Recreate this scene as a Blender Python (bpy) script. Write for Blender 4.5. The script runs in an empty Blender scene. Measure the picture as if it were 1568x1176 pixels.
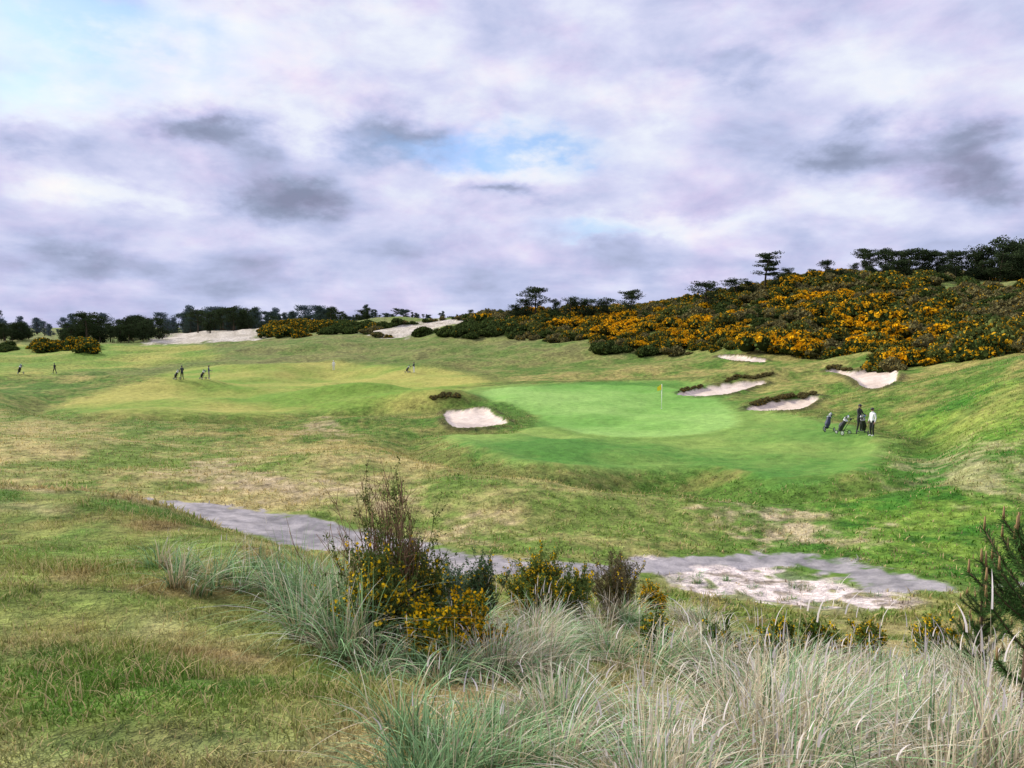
import bpy, math, numpy as np, time
from mathutils import Vector, Matrix
T0=time.time()
rng=np.random.default_rng(7)
F=1184.0; PITCH=math.radians(4.25)
sc=bpy.context.scene
# ------------------------------------------------------------------ noise
def vnoise(x,y,seed=0):
    xi=np.floor(x).astype(np.int64); yi=np.floor(y).astype(np.int64)
    fx=x-xi; fy=y-yi
    fx=fx*fx*(3-2*fx); fy=fy*fy*(3-2*fy)
    def h(a,b):
        n=(a*374761393+b*668265263+seed*982451653)&0xffffffff
        n=((n^(n>>13))*1274126177)&0xffffffff
        n=((n^(n>>16))*2246822519)&0xffffffff
        return ((n^(n>>15))&0xffff)/32767.5-1
    a=h(xi,yi); b=h(xi+1,yi); c=h(xi,yi+1); d=h(xi+1,yi+1)
    return (a*(1-fx)+b*fx)*(1-fy)+(c*(1-fx)+d*fx)*fy
def fbm(x,y,s,o=4,seed=0):
    r=0;a=1;t=0
    for i in range(o):
        r=r+a*vnoise(x/s+17.3*i,y/s-9.1*i,seed+i*13); t+=a; a*=.55; s*=.5
    return r/t*1.5
def sstep(a,b,x):
    t=np.clip((x-a)/(b-a),0,1); return t*t*(3-2*t)
# ------------------------------------------------------------------ terrain elevations (metres relative to the viewpoint)
COLS=(np.array([-400,0,200,400,600,784,1000,1200,1400,1568,1950])-784)/F
DS=np.log(np.array([2,4,7,11,15,20,26,34,44,56,72,95,125,165,220,300,420,800.]))
Zt=np.array([
[-1.7,-1.95,-2.3,-2.6,-2.8,-4.0,-5.0,-5.6,-6.2,-6.5,-6.8,-7.0,-7.4,-6.8,-5.4,-5.5,-6,-7],
[-1.72,-2.0,-2.5,-2.9,-3.1,-4.8,-5.8,-6.2,-6.6,-6.9,-7.0,-7.2,-7.6,-7.0,-5.4,-5.5,-6,-7],
[-1.75,-2.0,-2.6,-3.0,-3.4,-5.2,-6.1,-6.6,-6.9,-7.1,-7.6,-7.9,-8.2,-7.6,-5.6,-4.0,-6,-7],
[-1.75,-2.05,-2.75,-3.1,-4.3,-5.9,-6.6,-6.8,-7.0,-7.4,-7.8,-8.2,-8.3,-6.5,-3.4,-1.0,-4,-7],
[-1.78,-2.1,-3.0,-3.9,-5.0,-6.2,-6.9,-7.0,-7.1,-7.4,-7.5,-7.9,-7.9,-5.5,-0.6,3.4,0,-7],
[-1.78,-2.15,-3.1,-4.1,-5.2,-6.2,-6.8,-6.9,-6.95,-7.5,-7.7,-7.4,-6.8,-3.5,3.0,4.0,0,-7],
[-1.8,-2.15,-3.2,-4.4,-5.6,-6.6,-7.1,-7.3,-7.4,-7.7,-7.9,-7.2,-5.2,0.6,4.8,4.0,0,-7],
[-1.8,-2.2,-3.3,-4.6,-5.8,-6.8,-7.2,-7.1,-7.1,-7.1,-7.0,-5.8,-0.5,7.6,11.0,9.0,2,-7],
[-1.8,-2.2,-3.3,-4.6,-5.8,-6.6,-6.9,-6.8,-6.6,-5.8,-4.8,-3.0,2.5,9.4,12,9.0,2,-7],
[-1.8,-2.2,-3.2,-4.4,-5.6,-6.4,-6.4,-5.6,-4.2,-2.9,-2.4,-0.6,4.0,8.5,10.5,9.0,2,-7],
[-1.8,-2.2,-3.0,-4.2,-5.2,-5.6,-5.2,-4.2,-2.6,-1.6,-1.0,1.0,5.0,9.0,10.5,9.0,2,-7]])
def cat(p0,p1,p2,p3,t):
    return .5*(2*p1+(p2-p0)*t+(2*p0-5*p1+4*p2-p3)*t*t+(3*p1-p0-3*p2+p3)*t**3)
def zbase(x,y):
    u=x/np.maximum(y,3.0); l=np.log(np.clip(y,2.0,800))
    ci=np.interp(u,COLS,np.arange(len(COLS))); di=np.interp(l,DS,np.arange(len(DS)))
    c0=np.clip(np.floor(ci).astype(int),0,len(COLS)-2); d0=np.clip(np.floor(di).astype(int),0,len(DS)-2)
    tc=ci-c0; td=di-d0
    def g(i,j): return Zt[np.clip(i,0,len(COLS)-1),np.clip(j,0,len(DS)-1)]
    rows=[cat(g(c0+k,d0-1),g(c0+k,d0),g(c0+k,d0+1),g(c0+k,d0+2),td) for k in (-1,0,1,2)]
    z=cat(*rows,tc)
    rough=.04*fbm(x,y,.9,3,5)+.10*fbm(x,y,4,2,9)*sstep(3,8,y)
    rough=rough+.28*fbm(x,y,8,3,21)*sstep(18,36,y)+.65*fbm(x,y,24,3,33)*sstep(80,130,y)+.9*fbm(x,y,13,3,37)*sstep(120,150,y)*sstep(-.15,.1,u)+1.0*fbm(x,y,45,4,35)*sstep(180,260,y)
    rough=rough+.80*fbm(x,y,15,2,41)*sstep(46,75,y)*(1-sstep(-.10,.0,u))
    return z+rough
def ray(px,py):
    u=(px-784)/F; v=(588-py)/F
    Y=math.cos(PITCH)+v*math.sin(PITCH); Z=v*math.cos(PITCH)-math.sin(PITCH)
    return u/Y, Z/Y
def hit(px,py,dmin=2.0,zf=None):
    zf=zf or zbase
    px=np.atleast_1d(np.asarray(px,float)); py=np.atleast_1d(np.asarray(py,float))
    a,b=ray(px,py)
    d=np.exp(np.linspace(math.log(dmin),math.log(420),700))
    X=a[:,None]*d; Y=np.broadcast_to(d,X.shape); Zr=b[:,None]*d
    below=Zr<=zf(X,Y)
    i=np.where(below.any(1),below.argmax(1),len(d)-1)
    k=np.arange(len(px))
    return np.stack([X[k,i],d[i]],1)
MOUNDS=[(60,590,14,5,1.1),(200,592,12,4,.8),(450,572,20,5,1.3),(640,616,8,4,1.1),(560,648,6,3,1.0),(1150,582,6,3,1.3),(1235,605,5,2.5,.9),
(1330,552,7,4,1.2),(960,572,14,6,.8),(840,545,20,9,1.6),(430,540,25,9,1.6),(700,540,18,7,1.4),(230,560,20,7,1.0),
(930,700,12,4,.35),(690,618,3,2,.45),(1430,600,8,6,.8),(820,640,5,4,-.35),(420,645,12,3,-.7),(300,600,10,4,.8),(540,600,7,3,1.0),(1180,700,8,4,-.4),(1480,700,5,5,.6),(1420,770,4,4,.4),(120,690,8,4,.6),(760,780,8,3,.35),(600,720,8,3,.45),(330,740,6,3,.3),(1050,790,6,2.5,.35)]
ML=[(hit(m[0],m[1],30)[0],m[2],m[3],m[4]) for m in MOUNDS]
def zm(x,y):
    z=zbase(x,y)
    for c,rx,ry,h in ML:
        z=z+h*np.exp(-((x-c[0])/rx)**2-((y-c[1])/ry)**2)
    return z
# ------------------------------------------------------------------ ground zones as world polygons
def poly(pts,dmin=16):
    p=np.array(pts,float); return hit(p[:,0],p[:,1],dmin,zm)
def sdf(P,x,y,pad=6.0):
    out=np.full(x.shape,-pad)
    lo=P.min(0)-pad; hi=P.max(0)+pad
    m=(x>lo[0])&(x<hi[0])&(y>lo[1])&(y<hi[1])
    if not m.any(): return out
    X=x[m];Y=y[m]; best=np.full(X.shape,1e9); ins=np.zeros(X.shape,bool)
    n=len(P)
    for i in range(n):
        ax,ay=P[i]; bx,by=P[(i+1)%n]
        dx,dy=bx-ax,by-ay
        t=np.clip(((X-ax)*dx+(Y-ay)*dy)/(dx*dx+dy*dy+1e-9),0,1)
        best=np.minimum(best,(X-ax-t*dx)**2+(Y-ay-t*dy)**2)
        c=((ay>Y)!=(by>Y))
        if dy!=0: ins^=c&(X<dx*(Y-ay)/dy+ax)
    dd=np.sqrt(best); out[m]=np.where(ins,dd,-np.minimum(dd,pad)); return out
def smooth(pts,k=5):
    P=np.array(pts,float); n=len(P); o=[]
    for i in range(n):
        for j in range(k):
            o.append(cat(P[i-1],P[i],P[(i+1)%n],P[(i+2)%n],j/k))
    return o
PATH=poly([(205,762),(300,770),(420,784),(520,800),(620,824),(700,843),(790,858),(900,862),(1000,856),(1100,850),(1200,846),(1290,857),(1380,877),(1480,910),(1568,945),(1700,1000),(1700,1060),(1568,995),(1480,960),(1400,930),(1340,905),(1280,882),(1210,866),(1100,868),(1000,878),(880,886),(780,890),(700,880),(640,870),(540,844),(440,836),(380,819),(300,797),(230,776)],18)
BUNK=[poly(smooth([(681,626),(705,623),(740,625),(760,636),(776,649),(745,654),(700,655),(684,645)]),40),
 poly(smooth([(1035,604),(1080,594),(1130,587),(1172,587),(1150,594),(1115,604),(1065,608)]),40),
 poly(smooth([(1143,626),(1190,615),(1252,609),(1245,618),(1222,628),(1165,631)]),40),
 poly(smooth([(1265,569),(1285,566),(1310,570),(1340,560),(1369,560),(1372,583),(1345,596),(1322,593),(1305,579),(1285,573)]),40),
 poly(smooth([(1098,546),(1130,545),(1168,551),(1168,556),(1120,552)]),60)]
GREEN=poly(smooth([(740,598),(850,590),(1000,592),(1085,608),(1128,640),(1115,656),(1040,667),(950,669),(870,658),(810,632),(770,612)]),40)
APRON=poly(smooth([(725,594),(1000,583),(1090,590),(1130,625),(1230,640),(1350,668),(1335,720),(1310,745),(1250,758),(1180,742),(1100,722),(950,724),(820,712),(740,695),(680,668),(780,665),(830,640),(765,612)]),34)
FAIR=poly(smooth([(100,626),(160,600),(240,584),(250,574),(330,560),(560,556),(690,572),(735,590),(700,604),(610,612),(540,625),(400,634),(280,636),(150,632)]),50)
FAIR2=poly(smooth([(-60,533),(150,527),(300,530),(330,548),(240,560),(100,572),(-60,576)]),70)
LUSH=poly([(1390,640),(1480,600),(1600,580),(1650,700),(1620,900),(1480,905),(1290,853),(1200,838),(1250,770),(1330,745),(1370,690)],18)
DRY=poly([(-100,620),(100,650),(300,672),(450,690),(700,735),(950,745),(1100,765),(1150,800),(1130,850),(900,855),(700,835),(520,795),(200,755),(-100,740)],20)
TAN=[poly([(270,712),(340,705),(430,722),(420,740),(300,738)],20),poly([(420,745),(560,738),(620,760),(600,785),(460,765)],20),
 poly([(1110,762),(1180,768),(1250,790),(1282,835),(1240,846),(1190,838),(1150,808),(1105,790)],20),poly([(470,655),(500,640),(520,650),(500,672),(475,675)],30),
 poly([(1360,690),(1440,680),(1560,700),(1560,760),(1480,750),(1380,735)],20),poly([(690,810),(780,825),(790,838),(700,826)],20)]
BANK=poly([(985,858),(1080,858),(1180,868),(1260,880),(1335,902),(1365,925),(1330,938),(1250,940),(1150,920),(1050,908),(1010,895)],14)
BANK2=poly([(650,850),(700,840),(760,862),(790,880),(740,885),(690,872)],14)
DUNES=[poly([(235,527),(260,511),(320,504),(400,499),(395,520),(330,524)],120),poly([(560,510),(620,498),(700,488),(722,494),(660,506),(600,518)],120)]
def bsdf(x,y):
    r=np.full(x.shape,-6.0)
    for b in BUNK: r=np.maximum(r,sdf(b,x,y))
    return r
def zfull(x,y,bs=None):
    x=np.asarray(x,float); y=np.asarray(y,float)
    if bs is None: bs=bsdf(x,y)
    a=sdf(APRON,np.atleast_1d(x),np.atleast_1d(y)).reshape(x.shape)
    f=sdf(FAIR,np.atleast_1d(x),np.atleast_1d(y)).reshape(x.shape)
    z=zm(x,y)-.28*sstep(-.1,.7,bs)+.16*sstep(-1.2,-.25,bs)*(1-sstep(-.2,0,bs))
    z=z-.6*np.exp(-((a+2.4)/1.5)**2)*(1-sstep(48,62,y))+.15*np.exp(-((a-.6)/.9)**2)*(1-sstep(48,62,y))
    return z-.5*np.exp(-((f+2.6)/1.7)**2)*(1-sstep(75,95,y))
def L(*c): return np.array(c,float)
def mix(a,b,t):
    t=np.asarray(t)[...,None]; return a*(1-t)+b*t
def gcolor(x,y):
    n1=fbm(x,y,2.2,4,101); n2=fbm(x,y,9,4,102); n3=fbm(x,y,.45,3,103); n4=fbm(x,y,30,3,104)
    j=fbm(x,y,1.2,3,105)*.35
    sp=fbm(x,y*.6,.9,3,110); md=fbm(x,y,14,3,130)
    far=sstep(95,150,y)
    t=np.clip(.36+.55*n1+.45*n2+.3*n3+.15*n4,0,1)
    c=mix(L(.10,.19,.03),L(.41,.34,.115),t)
    c=mix(c,mix(L(.13,.19,.045),L(.31,.29,.11),np.clip(.42+.6*n1+.6*n2,0,1)),far*.85)
    c=mix(c,L(.075,.095,.03),far*sstep(.2,.7,n1+.6*n2)*.65)
    nb=(1-sstep(14,22,y))
    c=mix(c,L(.12,.26,.035),nb*sstep(-.1,.6,n2+.6*n1)*.65)
    c=mix(c,L(.30,.18,.09),nb*sstep(.2,.8,fbm(x,y,1.1,3,120))*.6)
    c=mix(c,L(.54,.42,.23),nb*sstep(.15,.7,-n2+.6*n1)*.65)
    c=mix(c,L(.06,.13,.02),nb*sstep(.3,.8,fbm(x,y,1.7,3,121))*.5)
    d=sdf(DRY,x,y); c=mix(c,mix(L(.19,.26,.055),L(.54,.44,.19),np.clip(.47+.75*n1+.5*n2+.35*n3,0,1)),sstep(-3,2,d+2*n2)*.8)
    l=sdf(LUSH,x,y); c=mix(c,mix(L(.05,.17,.018),L(.20,.33,.045),np.clip(.42+.85*n1+.5*n3,0,1)),sstep(-2,1.5,l+1.5*n1)*(.9-.4*sstep(.2,.8,n2)))
    for k,P in enumerate(TAN):
        s=sdf(P,x,y); c=mix(c,mix(L(.42,.33,.18),L(.60,.47,.32),np.clip(.4+.8*n3,0,1)),sstep(-1.0,2.2,s+2.6*n1+1.4*n3)*(.8 if k in(2,) else .5))
    for P in DUNES:
        s=sdf(P,x,y,12); c=mix(c,mix(L(.46,.40,.33),L(.7,.63,.55),np.clip(.5+n1,0,1)),sstep(-2,3,s+4*n1+2)*.9)
    fc=mix(L(.18,.30,.045),L(.42,.40,.10),np.clip(.45+.85*md+.5*n2+.12*n3,0,1))
    g=sdf(FAIR2,x,y); c=mix(c,fc,sstep(-4,4,g+3*n2)*.85)
    g=sdf(FAIR,x,y)
    c=mix(c,L(.09,.15,.03),np.exp(-((g+3.0)/2.0)**2)*.6*sstep(-.6,.5,n2+n1))  # darker hollow round the fairway, its shade put into the turf colour
    c=mix(c,fc,sstep(-3.0,2.0,g+2.2*n2+j)*.88)
    a=sdf(APRON,x,y); c=mix(c,L(.065,.12,.02),np.exp(-((a+1.8)/1.4)**2)*.65*sstep(-.7,.4,n2+n1))  # dark band below the apron lip: slope shading painted into the turf
    c=mix(c,mix(L(.09,.235,.04),L(.24,.36,.08),np.clip(.42+.8*md+.7*n2+.15*n3,0,1)),sstep(-1.2,.9,a+j*2.2+.5*n2)*.92)
    g=sdf(GREEN,x,y)
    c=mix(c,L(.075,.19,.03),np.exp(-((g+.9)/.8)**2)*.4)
    st=.5+.5*np.sin((x*.8+y*.6)*2*math.pi/3.2)
    c=mix(c,mix(L(.15,.34,.06),L(.28,.47,.12),np.clip(.45+.6*n2+.5*md+.10*(st-.5)+.10*n3,0,1)),sstep(-.8,.7,g+j*.9)*.95)
    b=bsdf(x,y)
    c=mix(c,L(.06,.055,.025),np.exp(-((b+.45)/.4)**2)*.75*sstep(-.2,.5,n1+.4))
    c=mix(c,mix(L(.60,.49,.40),L(.76,.65,.56),np.clip(.5+.5*n1,0,1)),sstep(-.08,.08,b+j*.35))
    s=sdf(BANK,x,y); s2=sdf(BANK2,x,y); s=np.maximum(s,s2)
    c=mix(c,mix(L(.72,.62,.57),L(.34,.28,.22),sstep(.1,.6,n3+.6*n1)),sstep(-.3,.5,s+.9*n1+.4*n3)*(1-.85*sstep(.0,.3,sp)))
    p=sdf(PATH,x,y); e=sstep(-.2,.25,p+.5*n3+.3*n1)
    c=mix(c,mix(L(.24,.225,.235),L(.40,.37,.375),np.clip(.5+.5*n1+.8*n3,0,1)),e*.97)
    soft=np.maximum(np.maximum(sstep(-.3,.3,b),sstep(-.3,.3,p)),np.maximum(sstep(-1,1,sdf(APRON,x,y))*.85,np.maximum(sstep(-.5,.5,sdf(GREEN,x,y)),sstep(-2,2,sdf(FAIR,x,y))*.75)))
    return c,soft
# ------------------------------------------------------------------ mesh helpers
def newmesh(name,V,Q,C=None,T=None,smoothsh=True):
    me=bpy.data.meshes.new(name)
    V=np.asarray(V,np.float32).reshape(-1,3); Q=np.asarray(Q,np.int32).reshape(-1,4)
    me.vertices.add(len(V)); me.vertices.foreach_set('co',V.ravel())
    loops=Q.ravel(); starts=np.arange(len(Q))*4
    me.loops.add(len(loops)); me.loops.foreach_set('vertex_index',loops.astype(np.int32))
    me.polygons.add(len(Q)); me.polygons.foreach_set('loop_start',starts.astype(np.int32))
    if smoothsh: me.polygons.foreach_set('use_smooth',np.ones(len(Q),bool))
    me.update(calc_edges=True)
    if C is not None:
        a=me.color_attributes.new('Col','FLOAT_COLOR','POINT')
        C=np.asarray(C,np.float32).reshape(-1,3); a.data.foreach_set('color',np.concatenate([C,np.ones((len(C),1),np.float32)],1).ravel())
    return me
def addobj(name,me,mat=None,parent=None,loc=None):
    o=bpy.data.objects.new(name,me); sc.collection.objects.link(o)
    if mat is not None and me is not None and len(me.materials)==0: me.materials.append(mat)
    if parent: o.parent=parent
    if loc is not None: o.location=loc
    return o
class MB:
    def __init__(s): s.V=[];s.Q=[];s.C=[];s.n=0
    def add(s,V,Q,C):
        V=np.asarray(V,float).reshape(-1,3); C=np.asarray(C,float)
        if C.ndim==1: C=np.tile(C,(len(V),1))
        s.V.append(V); s.Q.append(np.asarray(Q).reshape(-1,4)+s.n); s.C.append(C.reshape(-1,3)); s.n+=len(V)
    def tube(s,P,R,col,n=7):
        P=np.asarray(P,float); R=np.broadcast_to(np.asarray(R,float),(len(P),))
        P=np.concatenate([P[:1],P,P[-1:]]); R=np.concatenate([[R[0]*.02],R,[R[-1]*.02]])
        Tn=np.gradient(P[1:-1],axis=0); Tn=np.concatenate([Tn[:1],Tn,Tn[-1:]]); Tn/=np.linalg.norm(Tn,axis=1,keepdims=True)+1e-9
        ref=np.array([0,0,1.]) if abs(Tn[:,2]).mean()<.8 else np.array([1.,0,0])
        A=np.cross(Tn,ref); A/=np.linalg.norm(A,axis=1,keepdims=True)+1e-9; B=np.cross(Tn,A)
        th=np.arange(n)*2*math.pi/n
        V=P[:,None]+R[:,None,None]*(A[:,None]*np.cos(th)[None,:,None]+B[:,None]*np.sin(th)[None,:,None])
        q=[]
        for i in range(len(P)-1):
            for j in range(n): q.append((i*n+j,i*n+(j+1)%n,(i+1)*n+(j+1)%n,(i+1)*n+j))
        s.add(V,q,col)
    def ell(s,c,r,col,n=10,m=7,rot=None):
        V=[]
        for i in range(m+1):
            a=math.pi*i/m; a=min(max(a,.02),math.pi-.02)
            for j in range(n):
                b=2*math.pi*j/n; V.append((math.sin(a)*math.cos(b)*r[0],math.sin(a)*math.sin(b)*r[1],math.cos(a)*r[2]))
        V=np.array(V)
        q=[(i*n+j,(i+1)*n+j,(i+1)*n+(j+1)%n,i*n+(j+1)%n) for i in range(m) for j in range(n)]
        s.add(V+np.array(c),q,col)
    def ring(s,c,R,r,axis,col,n=18):
        th=np.linspace(0,2*math.pi,n,endpoint=False); a=np.array(axis,float); a/=np.linalg.norm(a)
        ref=np.array([0,0,1.]) if abs(a[2])<.9 else np.array([1.,0,0]); u=np.cross(a,ref);u/=np.linalg.norm(u); v=np.cross(a,u)
        k=6; ph=np.arange(k)*2*math.pi/k; V=[]
        for t in th:
            e=u*math.cos(t)+v*math.sin(t)
            for p in ph: V.append(np.array(c)+e*(R+r*math.cos(p))+a*r*math.sin(p))
        q=[(i*k+j,i*k+(j+1)%k,((i+1)%n)*k+(j+1)%k,((i+1)%n)*k+j) for i in range(n) for j in range(k)]
        s.add(V,q,col)
    def leaves(s,P,size,col,asp=.6,nrm=None):
        P=np.asarray(P,float).reshape(-1,3); n=len(P)
        size=np.broadcast_to(size,(n,))
        a=rng.normal(size=(n,3)); a/=np.linalg.norm(a,axis=1,keepdims=True)
        b=rng.normal(size=(n,3)); b=b-(a*b).sum(1,keepdims=True)*a; b/=np.linalg.norm(b,axis=1,keepdims=True)
        a=a*size[:,None]*.5; b=b*size[:,None]*.5*asp
        V=np.stack([P-a,P+b*1.0-a*.1,P+a,P-b*1.0-a*.1],1)
        Q=np.arange(n*4).reshape(n,4); C=np.repeat(np.broadcast_to(col,(n,3)),4,axis=0)
        s.add(V,Q,C)
    def mesh(s,name,sm=True): return newmesh(name,np.concatenate(s.V),np.concatenate(s.Q),np.concatenate(s.C),smoothsh=sm)
def blades(B,h,az,lean,w,c0,c1,S=4,twist=None,drop=.35):
    N=len(B); t=np.linspace(0,1,S+1)[None,:]
    h=np.broadcast_to(h,(N,))[:,None]; lean=np.broadcast_to(lean,(N,))[:,None]; w=np.broadcast_to(w,(N,))[:,None]
    D=np.stack([np.cos(az),np.sin(az)],1)
    hor=h*lean*(t**1.8); ver=h*(t-drop*lean*t**2.4)
    P=np.zeros((N,S+1,3)); P[:,:,0]=B[:,0:1]+D[:,0:1]*hor; P[:,:,1]=B[:,1:2]+D[:,1:2]*hor; P[:,:,2]=B[:,2:3]+ver
    tw=az+math.pi/2+rng.uniform(-.9,.9,N); side=np.stack([np.cos(tw),np.sin(tw),np.zeros(N)],1)
    ww=w*(1-t**2.2)*.5+w*.04
    V=np.stack([P-side[:,None]*ww[...,None],P+side[:,None]*ww[...,None]],2)
    base=(np.arange(N)*(S+1)*2)[:,None]; k=np.arange(S)[None,:]*2
    Q=np.stack([base+k,base+k+1,base+k+3,base+k+2],-1)
    C=c0[:,None,:]*(1-t[...,None])+c1[:,None,:]*t[...,None]; C=np.repeat(C[:,:,None,:],2,axis=2)
    return V.reshape(-1,3),Q.reshape(-1,4),C.reshape(-1,3)
# ------------------------------------------------------------------ materials
def mat_col(name,rough=.8,transl=0.0,nscale=0,namp=0.0,spec=.3):
    m=bpy.data.materials.new(name); m.use_nodes=True; nt=m.node_tree; N=nt.nodes; K=nt.links
    b=N['Principled BSDF']; b.inputs['Roughness'].default_value=rough; b.inputs['Specular IOR Level'].default_value=spec
    a=N.new('ShaderNodeAttribute'); a.attribute_name='Col'; out=a.outputs['Color']
    if nscale:
        tc=N.new('ShaderNodeTexCoord'); no=N.new('ShaderNodeTexNoise'); no.inputs['Scale'].default_value=nscale; no.inputs['Detail'].default_value=2
        K.new(tc.outputs['Object'],no.inputs['Vector'])
        mr=N.new('ShaderNodeMapRange'); mr.inputs['From Min'].default_value=.3; mr.inputs['From Max'].default_value=.7; mr.inputs['To Min'].default_value=1-namp; mr.inputs['To Max'].default_value=1+namp
        K.new(no.outputs['Fac'],mr.inputs['Value'])
        vm=N.new('ShaderNodeVectorMath'); vm.operation='SCALE'; K.new(out,vm.inputs[0]); K.new(mr.outputs[0],vm.inputs['Scale']); out=vm.outputs[0]
    if transl:
        df=N.new('ShaderNodeBsdfDiffuse'); K.new(out,df.inputs['Color'])
        tr=N.new('ShaderNodeBsdfTranslucent'); K.new(out,tr.inputs['Color']); mx=N.new('ShaderNodeMixShader'); mx.inputs[0].default_value=transl
        K.new(df.outputs[0],mx.inputs[1]); K.new(tr.outputs[0],mx.inputs[2]); K.new(mx.outputs[0],N['Material Output'].inputs['Surface'])
    else: K.new(out,b.inputs['Base Color'])
    return m
M_grass=mat_col('grass_blades',.75,.25); M_leaf=mat_col('foliage',.8,.15); M_obj=mat_col('painted_parts',.55,0,25,.08,.4)
M_flow=mat_col('broom_foliage',.7,.2)
def ground_mat():
    m=bpy.data.materials.new('turf_and_sand'); m.use_nodes=True; nt=m.node_tree; N=nt.nodes; K=nt.links
    b=N['Principled BSDF']; b.inputs['Roughness'].default_value=.95; b.inputs['Specular IOR Level'].default_value=.1
    a=N.new('ShaderNodeAttribute'); a.attribute_name='Col'; s=N.new('ShaderNodeAttribute'); s.attribute_name='Soft'
    tc=N.new('ShaderNodeTexCoord')
    def noise(sc_,det,vec=None):
        n=N.new('ShaderNodeTexNoise'); n.inputs['Scale'].default_value=sc_; n.inputs['Detail'].default_value=det; n.inputs['Roughness'].default_value=.7
        K.new(vec or tc.outputs['Object'],n.inputs['Vector']); return n.outputs['Fac']
    def math_(op,x,y):
        n=N.new('ShaderNodeMath'); n.operation=op
        for i,v in enumerate((x,y)):
            if isinstance(v,(int,float)): n.inputs[i].default_value=v
            else: K.new(v,n.inputs[i])
        return n.outputs[0]
    nA=noise(1.6,6); nB=noise(9,4)
    inv=math_('SUBTRACT',1.0,math_('MULTIPLY',s.outputs['Fac'],.65))
    v=math_('ADD',math_('MULTIPLY',math_('SUBTRACT',nA,.5),3.0),math_('MULTIPLY',math_('SUBTRACT',nB,.5),1.8))
    f=math_('ADD',1.0,math_('MULTIPLY',v,inv))
    vm=N.new('ShaderNodeVectorMath'); vm.operation='SCALE'; K.new(a.outputs['Color'],vm.inputs[0]); K.new(math_('MAXIMUM',f,.25),vm.inputs['Scale'])
    K.new(vm.outputs[0],b.inputs['Base Color'])
    bp=N.new('ShaderNodeBump'); bp.inputs['Distance'].default_value=.3; K.new(math_('MULTIPLY',inv,.9),bp.inputs['Strength'])
    K.new(nA,bp.inputs['Height']); K.new(bp.outputs[0],b.inputs['Normal'])
    return m
# ------------------------------------------------------------------ ground sheet
ang=np.radians(np.concatenate([np.linspace(-95,-36,60)[:-1],np.linspace(-36,36,900),np.linspace(36,95,60)[1:]]))
rad=np.concatenate([np.exp(np.linspace(math.log(.5),math.log(8),50))[:-1],np.exp(np.linspace(math.log(8),math.log(270),820)),np.exp(np.linspace(math.log(270),math.log(5000),70))[1:]])
A,R=np.meshgrid(ang,rad)
GX=(R*np.sin(A)).ravel(); GY=(R*np.cos(A)-6).ravel()
bs=bsdf(GX,GY); GZ=zfull(GX,GY,bs)
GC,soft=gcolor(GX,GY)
na=len(ang); i=np.arange(len(rad)-1)[:,None]*na; j=np.arange(na-1)[None,:]
Q=np.stack([i+j,i+j+1,i+j+1+na,i+j+na],-1).reshape(-1,4)
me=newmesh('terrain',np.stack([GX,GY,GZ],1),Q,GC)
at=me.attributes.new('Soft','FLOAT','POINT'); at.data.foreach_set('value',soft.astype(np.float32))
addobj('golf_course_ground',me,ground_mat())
print('ground',time.time()-T0)
# ------------------------------------------------------------------ short turf blades near, tussocks further
def scatter(n,dmin,dmax,umax=.75,power=0):
    d=np.exp(rng.uniform(math.log(dmin),math.log(dmax),n)) if power==0 else (rng.uniform(dmin**power,dmax**power,n))**(1/power)
    x=rng.uniform(-umax,umax,n)*d; return x,d
def turf(name,n,dmin,dmax,hr,wr,power=0,bright=1.0,S=2,lean=(.2,1.1),thr=-.3,cs=.5,strawf=.25):
    x,y=scatter(n,dmin,dmax,power=power)
    c,soft=gcolor(x,y)
    k=soft<.3
    k&=(sdf(BANK,x,y)<0)|(rng.random(len(x))<.06)
    k&=(sdf(PATH,x,y)<0)
    cl=fbm(x,y,cs,3,300); k&=(cl+rng.normal(0,.25 if thr>0 else .4,len(x))>thr)
    x=x[k];y=y[k];c=c[k];cl=cl[k]; N=len(x)
    z=zfull(x,y)-.01
    h=rng.uniform(*hr,N)*(1+.6*np.clip(cl,-.6,1.2)); 
    v=rng.uniform(.6,1.5,(N,1))*bright
    straw=(rng.random(N)<strawf)[:,None]
    c=np.where(straw,L(.54,.44,.21)*rng.uniform(.7,1.2,(N,1)),c*v)
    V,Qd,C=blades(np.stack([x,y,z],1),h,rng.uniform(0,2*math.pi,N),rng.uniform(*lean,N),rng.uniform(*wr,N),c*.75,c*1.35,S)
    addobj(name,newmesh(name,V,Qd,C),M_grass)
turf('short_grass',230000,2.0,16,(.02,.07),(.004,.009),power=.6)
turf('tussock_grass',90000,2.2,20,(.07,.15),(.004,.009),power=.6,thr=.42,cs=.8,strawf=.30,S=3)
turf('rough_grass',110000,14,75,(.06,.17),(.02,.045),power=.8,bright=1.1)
print('turf',time.time()-T0)
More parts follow.
